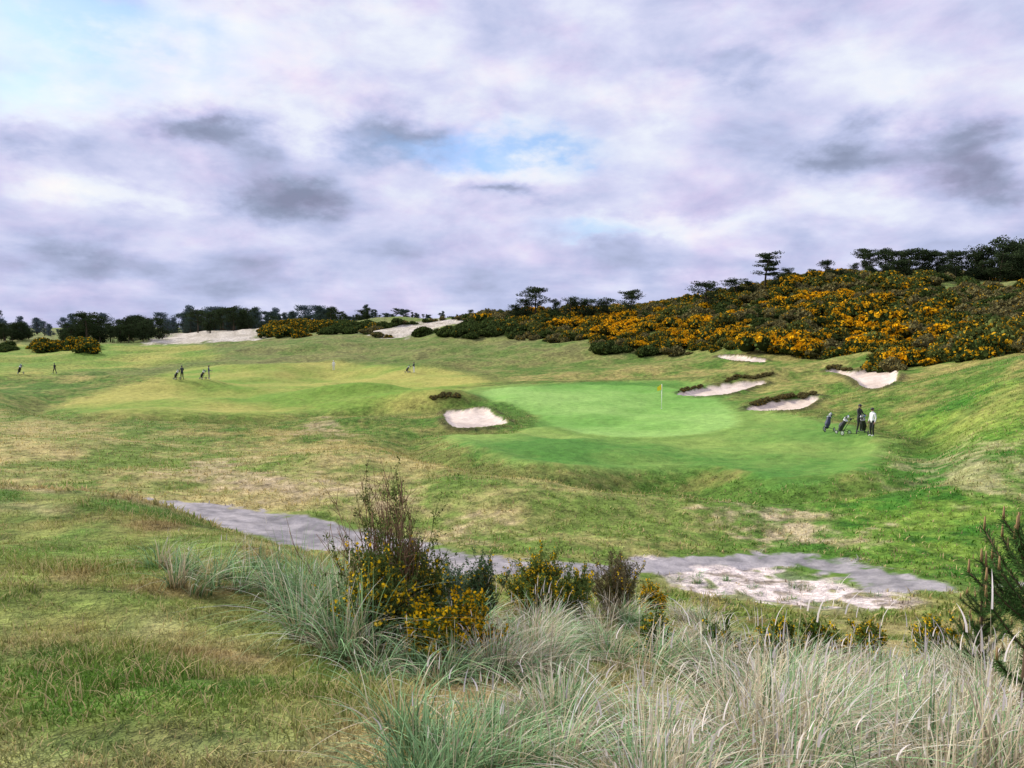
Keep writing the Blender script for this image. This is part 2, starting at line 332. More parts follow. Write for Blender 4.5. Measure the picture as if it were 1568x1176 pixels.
# ------------------------------------------------------------------ marram grass tufts
def inpoly(P,n):
    P=np.array(P,float); lo=P.min(0);hi=P.max(0); out=[]
    while len(out)<n:
        q=rng.uniform(lo,hi,(n*3,2)); s=sdf(P,q[:,0],q[:,1],1e3) ; out+=list(q[s>0])
    return np.array(out[:n])
def tufts(name,XY,hr,nb,pale,spread=.14,headfrac=.1,wmul=1.0):
    VV=[];QQ=[];CC=[];n0=0
    for (x0,y0) in XY:
        n=int(nb*rng.uniform(.5,1.3)); hh=rng.uniform(*hr)*rng.uniform(.8,1.15)
        wm=wmul*(.75+.055*y0)
        r=spread*np.sqrt(rng.random(n))*rng.uniform(.6,1.4); a=rng.uniform(0,2*math.pi,n)
        x=x0+r*np.cos(a); y=y0+r*np.sin(a); z=zfull(x,y)-.03
        h=hh*rng.uniform(.3,1.12,n)
        wx=rng.normal(.40,.5)
        dx=np.cos(a)*.9+wx+rng.normal(0,.4,n); dy=np.sin(a)*.9+rng.normal(0,.35,n); az=np.arctan2(dy,dx)
        lean=np.clip(rng.normal(.6,.38,n)+r*1.3,.03,1.6)
        tg=rng.uniform(.75,1.3)
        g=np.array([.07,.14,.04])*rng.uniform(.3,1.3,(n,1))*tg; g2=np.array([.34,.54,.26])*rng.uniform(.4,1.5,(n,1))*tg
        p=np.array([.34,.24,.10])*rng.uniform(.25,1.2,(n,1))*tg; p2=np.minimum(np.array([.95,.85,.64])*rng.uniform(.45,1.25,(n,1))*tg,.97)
        pl=np.clip(pale+rng.normal(0,.28),.05,.97)
        sel=(rng.random(n)<pl)[:,None]
        V,Qd,C=blades(np.stack([x,y,z],1),h,az,lean,rng.uniform(.0035,.0105,n)*wm,np.where(sel,p,g),np.where(sel,p2,g2),7,drop=.5)
        VV.append(V);QQ.append(Qd+n0);CC.append(C);n0+=len(V)
        m=int(n*headfrac*pale)
        if m:
            ids=rng.integers(0,n,m); hh2=h[ids]*rng.uniform(1.0,1.25,m); l2=rng.uniform(.05,.5,m)
            B=np.stack([x[ids],y[ids],z[ids]],1); az2=az[ids]
            c=np.array([.62,.52,.34])*rng.uniform(.8,1.2,(m,1))
            V,Qd,C=blades(B,hh2,az2,l2,.0045,c,c,5); VV.append(V);QQ.append(Qd+n0);CC.append(C);n0+=len(V)
            tip=B.copy(); tip[:,0]+=np.cos(az2)*hh2*l2*.72; tip[:,1]+=np.sin(az2)*hh2*l2*.72; tip[:,2]+=hh2*.84
            c=np.array([.84,.76,.72])*rng.uniform(.6,1.12,(m,1))
            V,Qd,C=blades(tip,hh2*rng.uniform(.12,.22,m),az2,l2*1.5,rng.uniform(.005,.009,m),c,c,4); VV.append(V);QQ.append(Qd+n0);CC.append(C);n0+=len(V)
    addobj(name,newmesh(name,np.concatenate(VV),np.concatenate(QQ),np.concatenate(CC)),M_grass)
def H(P,dmin=2.0): P=np.array(P,float); return hit(P[:,0],P[:,1],dmin,zm)
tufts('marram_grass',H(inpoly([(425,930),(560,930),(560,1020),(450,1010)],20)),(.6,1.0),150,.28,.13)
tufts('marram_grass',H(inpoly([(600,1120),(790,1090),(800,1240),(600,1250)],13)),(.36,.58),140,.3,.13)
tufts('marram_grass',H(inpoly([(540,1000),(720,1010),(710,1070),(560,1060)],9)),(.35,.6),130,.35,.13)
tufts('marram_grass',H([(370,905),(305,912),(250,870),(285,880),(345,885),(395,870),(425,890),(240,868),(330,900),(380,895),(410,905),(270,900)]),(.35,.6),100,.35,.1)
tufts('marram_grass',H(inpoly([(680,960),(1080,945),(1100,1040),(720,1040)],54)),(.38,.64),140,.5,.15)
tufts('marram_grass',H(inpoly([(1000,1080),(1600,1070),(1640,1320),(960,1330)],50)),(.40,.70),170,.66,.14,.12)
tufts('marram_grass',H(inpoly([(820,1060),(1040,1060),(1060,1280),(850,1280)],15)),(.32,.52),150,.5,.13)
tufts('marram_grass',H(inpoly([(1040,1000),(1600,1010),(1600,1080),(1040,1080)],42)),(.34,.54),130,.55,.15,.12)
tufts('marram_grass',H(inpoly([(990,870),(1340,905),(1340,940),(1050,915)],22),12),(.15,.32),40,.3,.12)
print('marram',time.time()-T0)
# ------------------------------------------------------------------ broom shrubs
def unit(v): return v/(np.linalg.norm(v,axis=-1,keepdims=True)+1e-9)
def shrub(name,p,height,spread,nst,ff,leafc,flc=(.88,.58,.02),brown=.3,ld=14,topbare=False,lowflower=False):
    x,y=H([p])[0]; z=float(zfull(x,y)); m=MB()
    lv=[];fl=[]
    for i in range(nst):
        a=rng.uniform(0,2*math.pi); til=abs(rng.normal(0,spread)); ln=height*rng.uniform(.5,1.0)*(1-.35*min(til,1))
        d=np.array([math.cos(a)*math.sin(til),math.sin(a)*math.sin(til),math.cos(til)])
        side=rng.normal(0,.06,3)*height
        t=np.linspace(0,1,6)[:,None]
        P=np.array([rng.normal(0,.08*height),rng.normal(0,.08*height),-.03])+d*t*ln+side*t**2+np.array([0,0,.12*ln])*t**2
        isb=rng.random()<brown
        col=np.array([.28,.18,.11]) if isb else np.array([.14,.18,.05])
        m.tube(P,np.linspace(.007,.0022,6)*(.6+height*.3),col*rng.uniform(.7,1.3),4)
        for k in range(15):
            tt=rng.uniform(.15,1.0); b=P[0]+(P[-1]-P[0])*tt+side*(tt*tt-tt)
            dd=unit(d*.9+rng.normal(0,.5,3)+np.array([0,0,.45])); l2=height*rng.uniform(.08,.24)
            E=b+dd*l2
            m.tube([b,b+dd*l2*.5+rng.normal(0,.008,3),E],[.003,.0024,.0017],col*rng.uniform(.7,1.4),3)
            if isb and topbare and b[2]>.40*height: continue
            q=b+dd*l2*rng.uniform(0,1,(ld,1))+rng.normal(0,.014,(ld,3)); lv.append(q)
            fok=(b[2]<.55*height) if lowflower else True
            if fok and rng.random()<ff: fl.append(b+dd*l2*rng.uniform(.3,1,(7,1))+rng.normal(0,.016,(7,3)))
    lv=np.concatenate(lv); m.leaves(lv,rng.uniform(.018,.042,len(lv)),np.array(leafc)*rng.uniform(.5,1.6,(len(lv),1)),.5)
    if fl:
        fl=np.concatenate(fl); m.leaves(fl,rng.uniform(.022,.040,len(fl)),np.array(flc)*rng.uniform(.75,1.1,(len(fl),1)),.9)
    return addobj(name,m.mesh(name),M_flow,loc=(x,y,z))
shrub('broom_shrub',(600,985),1.46,.25,90,.12,(.10,.13,.035),brown=.75,topbare=True,lowflower=True)
shrub('broom_shrub',(578,995),.85,.5,90,.38,(.09,.13,.035),lowflower=False,brown=.12)
shrub('broom_shrub',(640,985),.9,.4,70,.30,(.09,.13,.035),lowflower=False,brown=.15)
shrub('gorse_bush',(715,1010),.56,.65,80,.95,(.11,.16,.03),flc=(.92,.55,.015),brown=.1)
shrub('gorse_bush',(655,1015),.5,.6,50,.7,(.11,.16,.03),flc=(.92,.58,.015),brown=.1)
shrub('broom_shrub',(735,945),.80,.30,50,.05,(.09,.15,.07),brown=.25)
shrub('broom_shrub',(690,945),.62,.40,45,.04,(.14,.21,.14),brown=.1)
shrub('broom_shrub',(825,945),.90,.48,95,.32,(.13,.19,.05),brown=.1)
shrub('broom_shrub',(880,945),.70,.45,50,.15,(.13,.19,.05),brown=.1)
shrub('broom_shrub',(945,945),.98,.45,90,.04,(.15,.14,.07),brown=.75)
shrub('gorse_bush',(998,945),.56,.5,50,.9,(.10,.15,.03),flc=(.9,.52,.015),brown=.1)
shrub('broom_shrub',(1190,1020),.56,.75,85,.40,(.09,.15,.035),brown=.1)
shrub('broom_shrub',(1010,1015),.50,.8,60,.14,(.07,.12,.03),brown=.1)
shrub('broom_shrub',(1100,1015),.50,.8,60,.25,(.08,.14,.03),brown=.1)
shrub('broom_shrub',(1255,1010),.50,.8,65,.2,(.08,.14,.03),brown=.1)
shrub('broom_shrub',(1325,1010),.52,.8,65,.35,(.10,.16,.035),brown=.1)
shrub('broom_shrub',(1430,1005),.55,.8,65,.4,(.10,.16,.035),brown=.1)
def young_pine(p,sz):
    x,y=H([p])[0]; z=float(zfull(x,y)); m=MB(); B=[];D=[]
    def shoot(b,d,l,r0):
        t=np.linspace(0,1,5)[:,None]; P=b+d*l*t+np.array([0,0,.25*l])*t**2
        m.tube(P,np.linspace(r0,r0*.5,5),(.16,.11,.07),5)
        n=int(l*1000); tt=rng.uniform(.05,1,(n,1)); q=b+d*l*tt+np.array([0,0,.25*l])*tt**2
        dv=unit(d*.9+rng.normal(0,.6,(n,3))); B.append(q); D.append(dv*rng.uniform(.035,.06,(n,1)))
        m.tube([P[-1],P[-1]+np.array([0,0,.07])],[.008,.004],(.42,.28,.14),5)
    m.tube([(0,0,-.05),(0.01,0,.5),(0,.01,1.0),(0,0,1.25)],[.025,.02,.013,.007],(.15,.10,.07),7)
    shoot(np.array([0,0,.95]),np.array([0,0,1.]),.32,.008)
    for k in range(46):
        hz=rng.uniform(.15,1.0); a=rng.uniform(0,2*math.pi); d=unit(np.array([math.cos(a),math.sin(a),rng.uniform(.3,1.0)]))
        shoot(np.array([0,0,hz]),d,rng.uniform(.2,.42)*(1.25-.6*hz),.007)
    B=np.concatenate(B);D=np.concatenate(D); n=len(B)
    s=unit(np.cross(D,rng.normal(size=(n,3))))*.0024
    V=np.stack([B-s,B+s,B+D+s*.3,B+D-s*.3],1); m.add(V,np.arange(4*n).reshape(n,4),np.repeat(np.array([.08,.16,.045])*rng.uniform(.5,1.4,(n,1)),4,axis=0))
    o=addobj('young_pine_tree',m.mesh('young_pine'),M_flow,loc=(x,y,z)); o.scale=(sz,sz,sz)
young_pine((1566,1110),1.1); young_pine((1498,1050),.75)
print('shrubs',time.time()-T0)
# ------------------------------------------------------------------ gorse hillside (instanced masses)
def gorse_variant(name,ffrac,dark,orange):
    m=MB(); P=[];C=[]
    lobes=[(rng.normal(0,.5),rng.normal(0,.5),rng.uniform(.2,1.0),rng.uniform(.35,.75)) for _ in range(8)]
    for (a,b,c,r) in lobes:
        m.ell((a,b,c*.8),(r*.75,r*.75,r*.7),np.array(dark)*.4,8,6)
        n=170; v=unit(rng.normal(size=(n,3))); v[:,2]=np.abs(v[:,2])*1.0-.15
        rr=r*rng.uniform(.75,1.18,(n,1)); q=np.array([a,b,c*.8])+v*rr*np.array([1,1,.9])
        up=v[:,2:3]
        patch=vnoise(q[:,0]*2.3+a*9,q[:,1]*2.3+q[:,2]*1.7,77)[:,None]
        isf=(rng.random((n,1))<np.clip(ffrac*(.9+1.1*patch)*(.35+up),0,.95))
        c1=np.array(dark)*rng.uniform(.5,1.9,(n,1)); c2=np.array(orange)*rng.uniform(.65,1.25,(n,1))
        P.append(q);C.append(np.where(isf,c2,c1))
    P=np.concatenate(P);C=np.concatenate(C)
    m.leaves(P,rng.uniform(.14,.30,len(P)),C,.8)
    return m.mesh(name,False)
def instancer(name,mesh,X,Y,S,parent,mat,sink=.1,child='bush'):
    n=len(X)
    if n==0: return
    Z=zfull(X,Y)-sink; a=rng.uniform(0,2*math.pi,n); k=S/2
    cs=[];
    for q in range(4):
        ph=a+math.pi/4+q*math.pi/2; cs.append(np.stack([X+k*math.sqrt(2)*np.cos(ph),Y+k*math.sqrt(2)*np.sin(ph),Z],1))
    V=np.stack(cs,1).reshape(-1,3)
    o=addobj(name,newmesh(name,V,np.arange(4*n).reshape(n,4)),None,parent)
    o.instance_type='FACES'; o.use_instance_faces_scale=True; o.show_instancer_for_render=False
    c=addobj(child,mesh,mat,o); return o
def empty(name):
    e=bpy.data.objects.new(name,None); sc.collection.objects.link(e); return e
baseline=np.array([(560,512),(620,512),(700,512),(790,523),(860,533),(930,548),(1000,547),(1070,545),(1120,541),(1180,546),(1250,553),(1330,556),(1372,574),(1420,562),(1500,552),(1568,545),(1700,540)],float)
BL=hit(baseline[:,0],baseline[:,1],70,zbase); bu=BL[:,0]/BL[:,1]; bd=np.minimum(BL[:,1],190)
sp=2.2
gx,gy=np.meshgrid(np.arange(-50,200,sp),np.arange(60,235,sp)); gx=(gx+rng.uniform(-1.1,1.1,gx.shape)).ravel(); gy=(gy+rng.uniform(-1.1,1.1,gy.shape)).ravel()
u=gx/gy; k=(u>(560-784)/F)&(u<.85)&(gy>np.interp(u,bu,bd)+1)
gx=gx[k];gy=gy[k];u=u[k]
PXc=u*F+784; 
def toelev(x,y,z):
    s=z/y; v=np.tan(np.arctan(s)+PITCH); return 588-F*v
PYc=toelev(gx,gy,zfull(gx,gy))
gn=fbm(gx,gy,14,3,400); gn2=fbm(gx,gy,6,3,401); gn3=fbm(gx,gy,3,2,403)
gap=(PXc>1430)&(gy>125)&(gn+.5*gn2>-.05)
keep=~gap&~((gn2>.6)&(gn3>.1))&~((PXc<790)&(gn>.05))&(sdf(DUNES[1],gx,gy)<0)
want=np.full(len(gx),.20)
want+=.8*np.exp(-((PXc-1080)/130)**2-((PYc-518)/20)**2)+.7*np.exp(-((PXc-930)/90)**2-((PYc-505)/16)**2)+.6*np.exp(-((PXc-1260)/90)**2-((PYc-463)/14)**2)
want+=.55*np.exp(-((PXc-1390)/120)**2-((PYc-530)/20)**2)+.45*np.exp(-((PXc-1230)/60)**2-((PYc-530)/15)**2)+.9*np.exp(-((PXc-1400)/40)**2-((PYc-560)/16)**2)+.5*np.exp(-((PXc-1340)/90)**2-((PYc-495)/12)**2)
want-=.35*np.exp(-((PXc-860)/60)**2-((PYc-530)/12)**2); want-=.2*(PXc<790)
want+=.5*gn2+.5*gn3+.2*gn
cls=np.where(want<.34,0,np.where(want<.68,1,2))
dk=(.055,.08,.022); br=(.15,.135,.055)
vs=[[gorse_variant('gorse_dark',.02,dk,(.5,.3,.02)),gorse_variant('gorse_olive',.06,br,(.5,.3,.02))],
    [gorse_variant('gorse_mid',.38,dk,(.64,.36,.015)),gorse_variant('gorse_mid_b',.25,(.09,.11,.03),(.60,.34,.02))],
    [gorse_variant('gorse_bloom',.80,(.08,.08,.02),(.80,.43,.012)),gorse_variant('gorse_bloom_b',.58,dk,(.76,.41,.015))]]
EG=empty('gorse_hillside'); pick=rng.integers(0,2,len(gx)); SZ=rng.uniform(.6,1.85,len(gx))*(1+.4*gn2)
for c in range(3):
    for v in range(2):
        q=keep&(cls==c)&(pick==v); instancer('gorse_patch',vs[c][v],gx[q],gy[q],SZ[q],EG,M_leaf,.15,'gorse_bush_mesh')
SX=[];SC=[]
for (px,py,n,sx,sy,c) in [(470,503,60,28,3,1),(520,505,40,20,3,0),(430,512,25,14,2,1),(345,508,10,10,2,0),(640,512,30,40,2,0),(750,508,50,30,4,0),(100,534,18,22,2,1),(15,536,8,10,2,0),(560,502,30,26,2,0)]:
    q=hit(rng.normal(px,sx,n),rng.normal(py,sy,n),130,zm); SX.append(q); SC+= [c]*n
SX=np.concatenate(SX);SC=np.array(SC); ok=(SX[:,1]<400)&(sdf(DUNES[0],SX[:,0],SX[:,1])<-2)&(sdf(DUNES[1],SX[:,0],SX[:,1])<-2)
for c in (0,1):
    q=ok&(SC==c); instancer('scrub_patch',vs[c][0],SX[q,0],SX[q,1],rng.uniform(1.1,2.3,q.sum()),EG,M_leaf,.2,'scrub_bush_mesh')
lip=[];
for P in [[(1112,586),(1130,578),(1155,580),(1185,574)],[(662,611),(680,608),(704,609)],[(1150,622),(1195,612),(1250,606)],[(1268,565),(1300,567)],[(1040,600),(1075,592)]]:
    P=np.array(P,float); 
    for a,b in zip(P[:-1],P[1:]):
        n=int(abs(b[0]-a[0])/2.0); t=rng.random(n)[:,None]; lip.append(a+(b-a)*t+rng.normal(0,1.2,(n,2)))
lip=np.concatenate(lip); q=hit(lip[:,0],lip[:,1],50,zfull); instancer('heather_lip',vs[0][1],q[:,0],q[:,1],rng.uniform(.08,.36,len(q)),EG,M_leaf,.05,'heather_mesh')
# ------------------------------------------------------------------ pines
def pine(name,Ht,style,col=(.035,.052,.022),nleaf=90,ls=.28):
    m=MB(); bend=rng.normal(0,.05*Ht,2)
    t=np.linspace(0,1,8); TP=np.stack([bend[0]*t**2+.02*Ht*np.sin(t*5),bend[1]*t**2,Ht*.96*t],1)
    m.tube(TP,np.linspace(.028*Ht,.006*Ht,8),(.09,.07,.05),7)
    P=[];
    def at(h): return np.array([np.interp(h,t,TP[:,k]) for k in range(3)])
    cr_=(.07,.13)
    if style=='umbrella': lv=np.concatenate([rng.uniform(.38,.7,8),rng.uniform(.7,1.0,15)]); Rf=lambda h:.42*Ht*(.55+.45*math.sin(math.pi*min(1,(h-.3)/.75)))*rng.uniform(.4,1.1); fl=.34
    elif style=='layer': lv=np.repeat([.42,.56,.68,.79,.89,.97],4)+rng.normal(0,.015,24); Rf=lambda h:.38*Ht*rng.uniform(.4,1.0)*(1.25-.6*h); fl=.26
    elif style=='cone': lv=np.linspace(.12,1.0,34); Rf=lambda h:.30*Ht*(1.08-h)*rng.uniform(.6,1.15)+.03*Ht; fl=.4
    else: lv=rng.uniform(.15,.98,34); Rf=lambda h:.36*Ht*math.sqrt(max(.05,1-((h-.5)/.55)**2))*rng.uniform(.35,1.15); fl=.5; cr_=(.07,.14)
    for h in lv:
        a=rng.uniform(0,2*math.pi); Rr=Rf(h); b=at(h*.97); up=rng.uniform(.0,.3)*Rr
        e=b+np.array([math.cos(a)*Rr,math.sin(a)*Rr,up])
        m.tube([b,(b+e)/2+np.array([0,0,-.03*Rr]),e],[.009*Ht,.006*Ht,.003*Ht],(.07,.06,.045),4)
        for f in (.45,.75,1.0):
            c=b+(e-b)*f; r=Ht*rng.uniform(*cr_)
            v=unit(rng.normal(size=(nleaf//3,3)))*rng.uniform(.3,1,(nleaf//3,1))**.5*r*np.array([1.2,1.2,fl*1.6]); P.append(c+v)
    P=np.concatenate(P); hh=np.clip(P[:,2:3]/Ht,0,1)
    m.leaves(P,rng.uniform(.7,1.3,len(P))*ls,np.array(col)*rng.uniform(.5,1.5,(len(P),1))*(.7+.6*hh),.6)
    return m.mesh(name,False)
pv={'umb':[pine('pine_umb',8,'umbrella',nleaf=110,ls=.3) for _ in range(3)],'lay':[pine('pine_lay',8,'layer',nleaf=130,ls=.3)],
 'cone':[pine('pine_cone',8,'cone',nleaf=90),pine('pine_cone2',8,'cone',nleaf=80)],'round':[pine('pine_round',8,'round',nleaf=110,ls=.32) for _ in range(3)],
 'far':[pine('pine_far',8,'cone',(.10,.13,.15),nleaf=80,ls=.34),pine('pine_far2',8,'round',(.095,.125,.14),nleaf=80,ls=.36)],  # pale bluish needles: distance haze put into the colour
 'mid':[pine('pine_mid',8,'cone',(.055,.08,.065),nleaf=90,ls=.3),pine('pine_mid2',8,'umbrella',(.05,.075,.06),nleaf=110,ls=.34)]}  # slight haze of distance mixed into these needle colours
def place_tree(px,pytop,d,kind,minh=2.5,wid=1.0):
    a,_=ray(px,500.); x=a*d; 
    g=float(zfull(np.array([x]),np.array([d]))[0]); _,b=ray(px,float(pytop)); h=b*d-g
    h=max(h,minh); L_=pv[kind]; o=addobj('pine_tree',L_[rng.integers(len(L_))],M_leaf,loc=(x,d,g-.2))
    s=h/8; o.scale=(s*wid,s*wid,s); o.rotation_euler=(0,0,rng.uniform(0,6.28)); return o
TR=[(1170,384,178,'lay',3,1.2),(1080,428,165,'umb',2,1.3),(1125,424,172,'umb',2,1.5),(1145,428,172,'round',2,1.3),(1265,396,176,'round',3,1.25),(1243,408,176,'round',3,1.2),(1285,410,176,'round',3,1.1),(1204,408,172,'umb',2,1.1),(1190,416,170,'round',2,1.2),(820,436,196,'umb',3,1.1),(848,456,196,'round',2,1),(803,452,196,'round',2,1.2),(788,462,196,'round',2,1.2),(965,440,180,'umb',2,1.1),(875,452,185,'round',2,1.4),(900,452,185,'round',2,1.5),(930,454,185,'round',2,1.5)]
for px in np.arange(1306,1680,14):
    top=np.interp(px,[1300,1330,1375,1410,1440,1480,1500,1520,1568,1680],[388,374,374,376,378,384,374,362,358,352])
    TR.append((px+rng.uniform(-6,6),top+rng.uniform(-4,14),rng.uniform(182,192),rng.choice(['round','umb','umb']),3,rng.uniform(.8,1.05)))
    TR.append((px+rng.uniform(-8,8),top+rng.uniform(18,34),rng.uniform(172,182),'round',2.5,1.2))
for t in TR: place_tree(*t)
ET=empty('distant_tree_belt')
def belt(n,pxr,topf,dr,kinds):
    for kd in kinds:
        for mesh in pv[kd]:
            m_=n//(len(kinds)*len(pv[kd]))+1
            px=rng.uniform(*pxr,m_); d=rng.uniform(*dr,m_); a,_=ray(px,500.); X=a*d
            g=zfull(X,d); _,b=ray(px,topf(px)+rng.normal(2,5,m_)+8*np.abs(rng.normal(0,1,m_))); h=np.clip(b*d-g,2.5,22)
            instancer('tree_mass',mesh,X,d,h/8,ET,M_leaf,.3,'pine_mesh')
top=lambda px: np.interp(px,[-100,0,40,60,80,100,130,160,190,215,240,252,262,280,300,330,360,400,440,470,500,530,560,590,620,650,680,700,720,745,770,790,800],[484,492,484,496,500,494,482,490,484,476,474,490,494,468,462,468,462,474,464,474,464,476,462,470,464,476,470,488,476,488,466,484,470])
belt(40,(95,250),top,(240,280),['round','umb'])
belt(12,(0,50),top,(250,280),['round','umb'])
belt(40,(270,800),lambda p:top(p)+4,(310,350),['round','umb'])
belt(110,(250,740),lambda p:top(p)+5,(330,400),['mid'])
belt(20,(700,790),top,(290,320),['round','cone'])
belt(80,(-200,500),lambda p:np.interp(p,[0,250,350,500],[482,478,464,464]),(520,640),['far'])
print('trees',time.time()-T0)
# ------------------------------------------------------------------ flagstick
fx,fy=hit([1013],[626],50,zfull)[0]; fz=float(zfull(fx,fy)); m=MB()
m.tube([(0,0,-.1),(0,0,1.1),(0,0,2.4)],[.034,.032,.028],(.9,.9,.85),8)
V=[];nx=9
for i_ in range(nx):
    t=i_/(nx-1); xx=-.02-.55*t*.8; yy=.06*math.sin(t*6); 
    V+= [(xx,yy,2.38-.28*t),(xx+.02,yy,1.84-.12*t)]
m.add(V,[(2*i_,2*i_+1,2*i_+3,2*i_+2) for i_ in range(nx-1)],(.9,.72,.03))
m.tube([(0,0,.0),(0,0,.03)],[.06,.06],(.8,.8,.8),10)
addobj('golf_flagstick',m.mesh('flagstick'),M_obj,loc=(fx,fy,fz))
# ------------------------------------------------------------------ golf push carts
def cart(px,py,head,bag=(.02,.02,.025),trim=(.6,.6,.62),dmin=35,covers=True):
    x,y=hit([px],[py],dmin,zfull)[0]; z=float(zfull(x,y)); m=MB(); k=(.03,.03,.035)
    def wheel(c,R):
        m.ring(c,R-.02,.022,(1,0,0),(.02,.02,.02),20); m.ring(c,R-.055,.01,(1,0,0),trim,16); m.ell(c,(.035,.03,.03),trim,8,5)
        for a in range(6):
            th=a*math.pi/3; m.tube([c,(c[0],c[1]+math.cos(th)*(R-.05),c[2]+math.sin(th)*(R-.05))],[.008,.008],trim,4)
    wheel((-.33,-.15,.15),.15); wheel((.33,-.15,.15),.15); wheel((0,.55,.12),.12)
    m.tube([(-.33,-.15,.15),(0,-.02,.27),(.33,-.15,.15)],[.015,.018,.015],k)
    m.tube([(0,.55,.12),(0,.35,.22),(0,-.02,.30),(0,-.30,.75),(0,-.52,1.08)],[.018]*5,k)
    m.tube([(-.2,-.55,1.05),(-.1,-.56,1.1),(0,-.53,1.1),(.1,-.56,1.1),(.2,-.55,1.05)],[.018]*5,(.02,.02,.02))
    m.tube([(0,-.44,1.0),(0,-.50,1.06)],[.07,.07],(.05,.05,.05),8)
    b0=np.array([0,.30,.26]); ax=unit(np.array([0,-.50,.84])); 
    m.tube([b0,b0+ax*.04,b0+ax*.4,b0+ax*.72,b0+ax*.78],[.12,.135,.125,.13,.145],bag,12)
    m.tube([b0+ax*.77,b0+ax*.81],[.15,.15],trim,12)
    off=np.array([0,.12,.08]); m.tube([b0+off+ax*.12,b0+off+ax*.2,b0+off+ax*.42,b0+off+ax*.48],[.04,.085,.085,.04],np.array(bag)*1.6+.03,8)
    for sx in (-1,1): m.tube([b0+np.array([sx*.12,0,0])+ax*.15,b0+np.array([sx*.13,0,0])+ax*.3,b0+np.array([sx*.12,0,0])+ax*.6],[.03,.06,.03],bag,7)
    for c in range(9):
        o=np.array([rng.uniform(-.09,.09),rng.uniform(-.06,.06),0]); e=b0+ax*rng.uniform(.92,1.1)+o*1.3
        m.tube([b0+ax*.74+o,e],[.007,.007],(.35,.35,.36),4)
        if covers and c<4: m.ell(e,(.05,.05,.085),[(.75,.75,.75),(.03,.03,.04),(.6,.6,.62),(.1,.2,.4)][c],8,6)
        else: m.ell(e,(.035,.02,.05),(.3,.3,.32),6,5)
    o=addobj('golf_push_cart',m.mesh('golf_push_cart'),M_obj,loc=(x,y,z)); o.rotation_euler=(0,0,head); return o
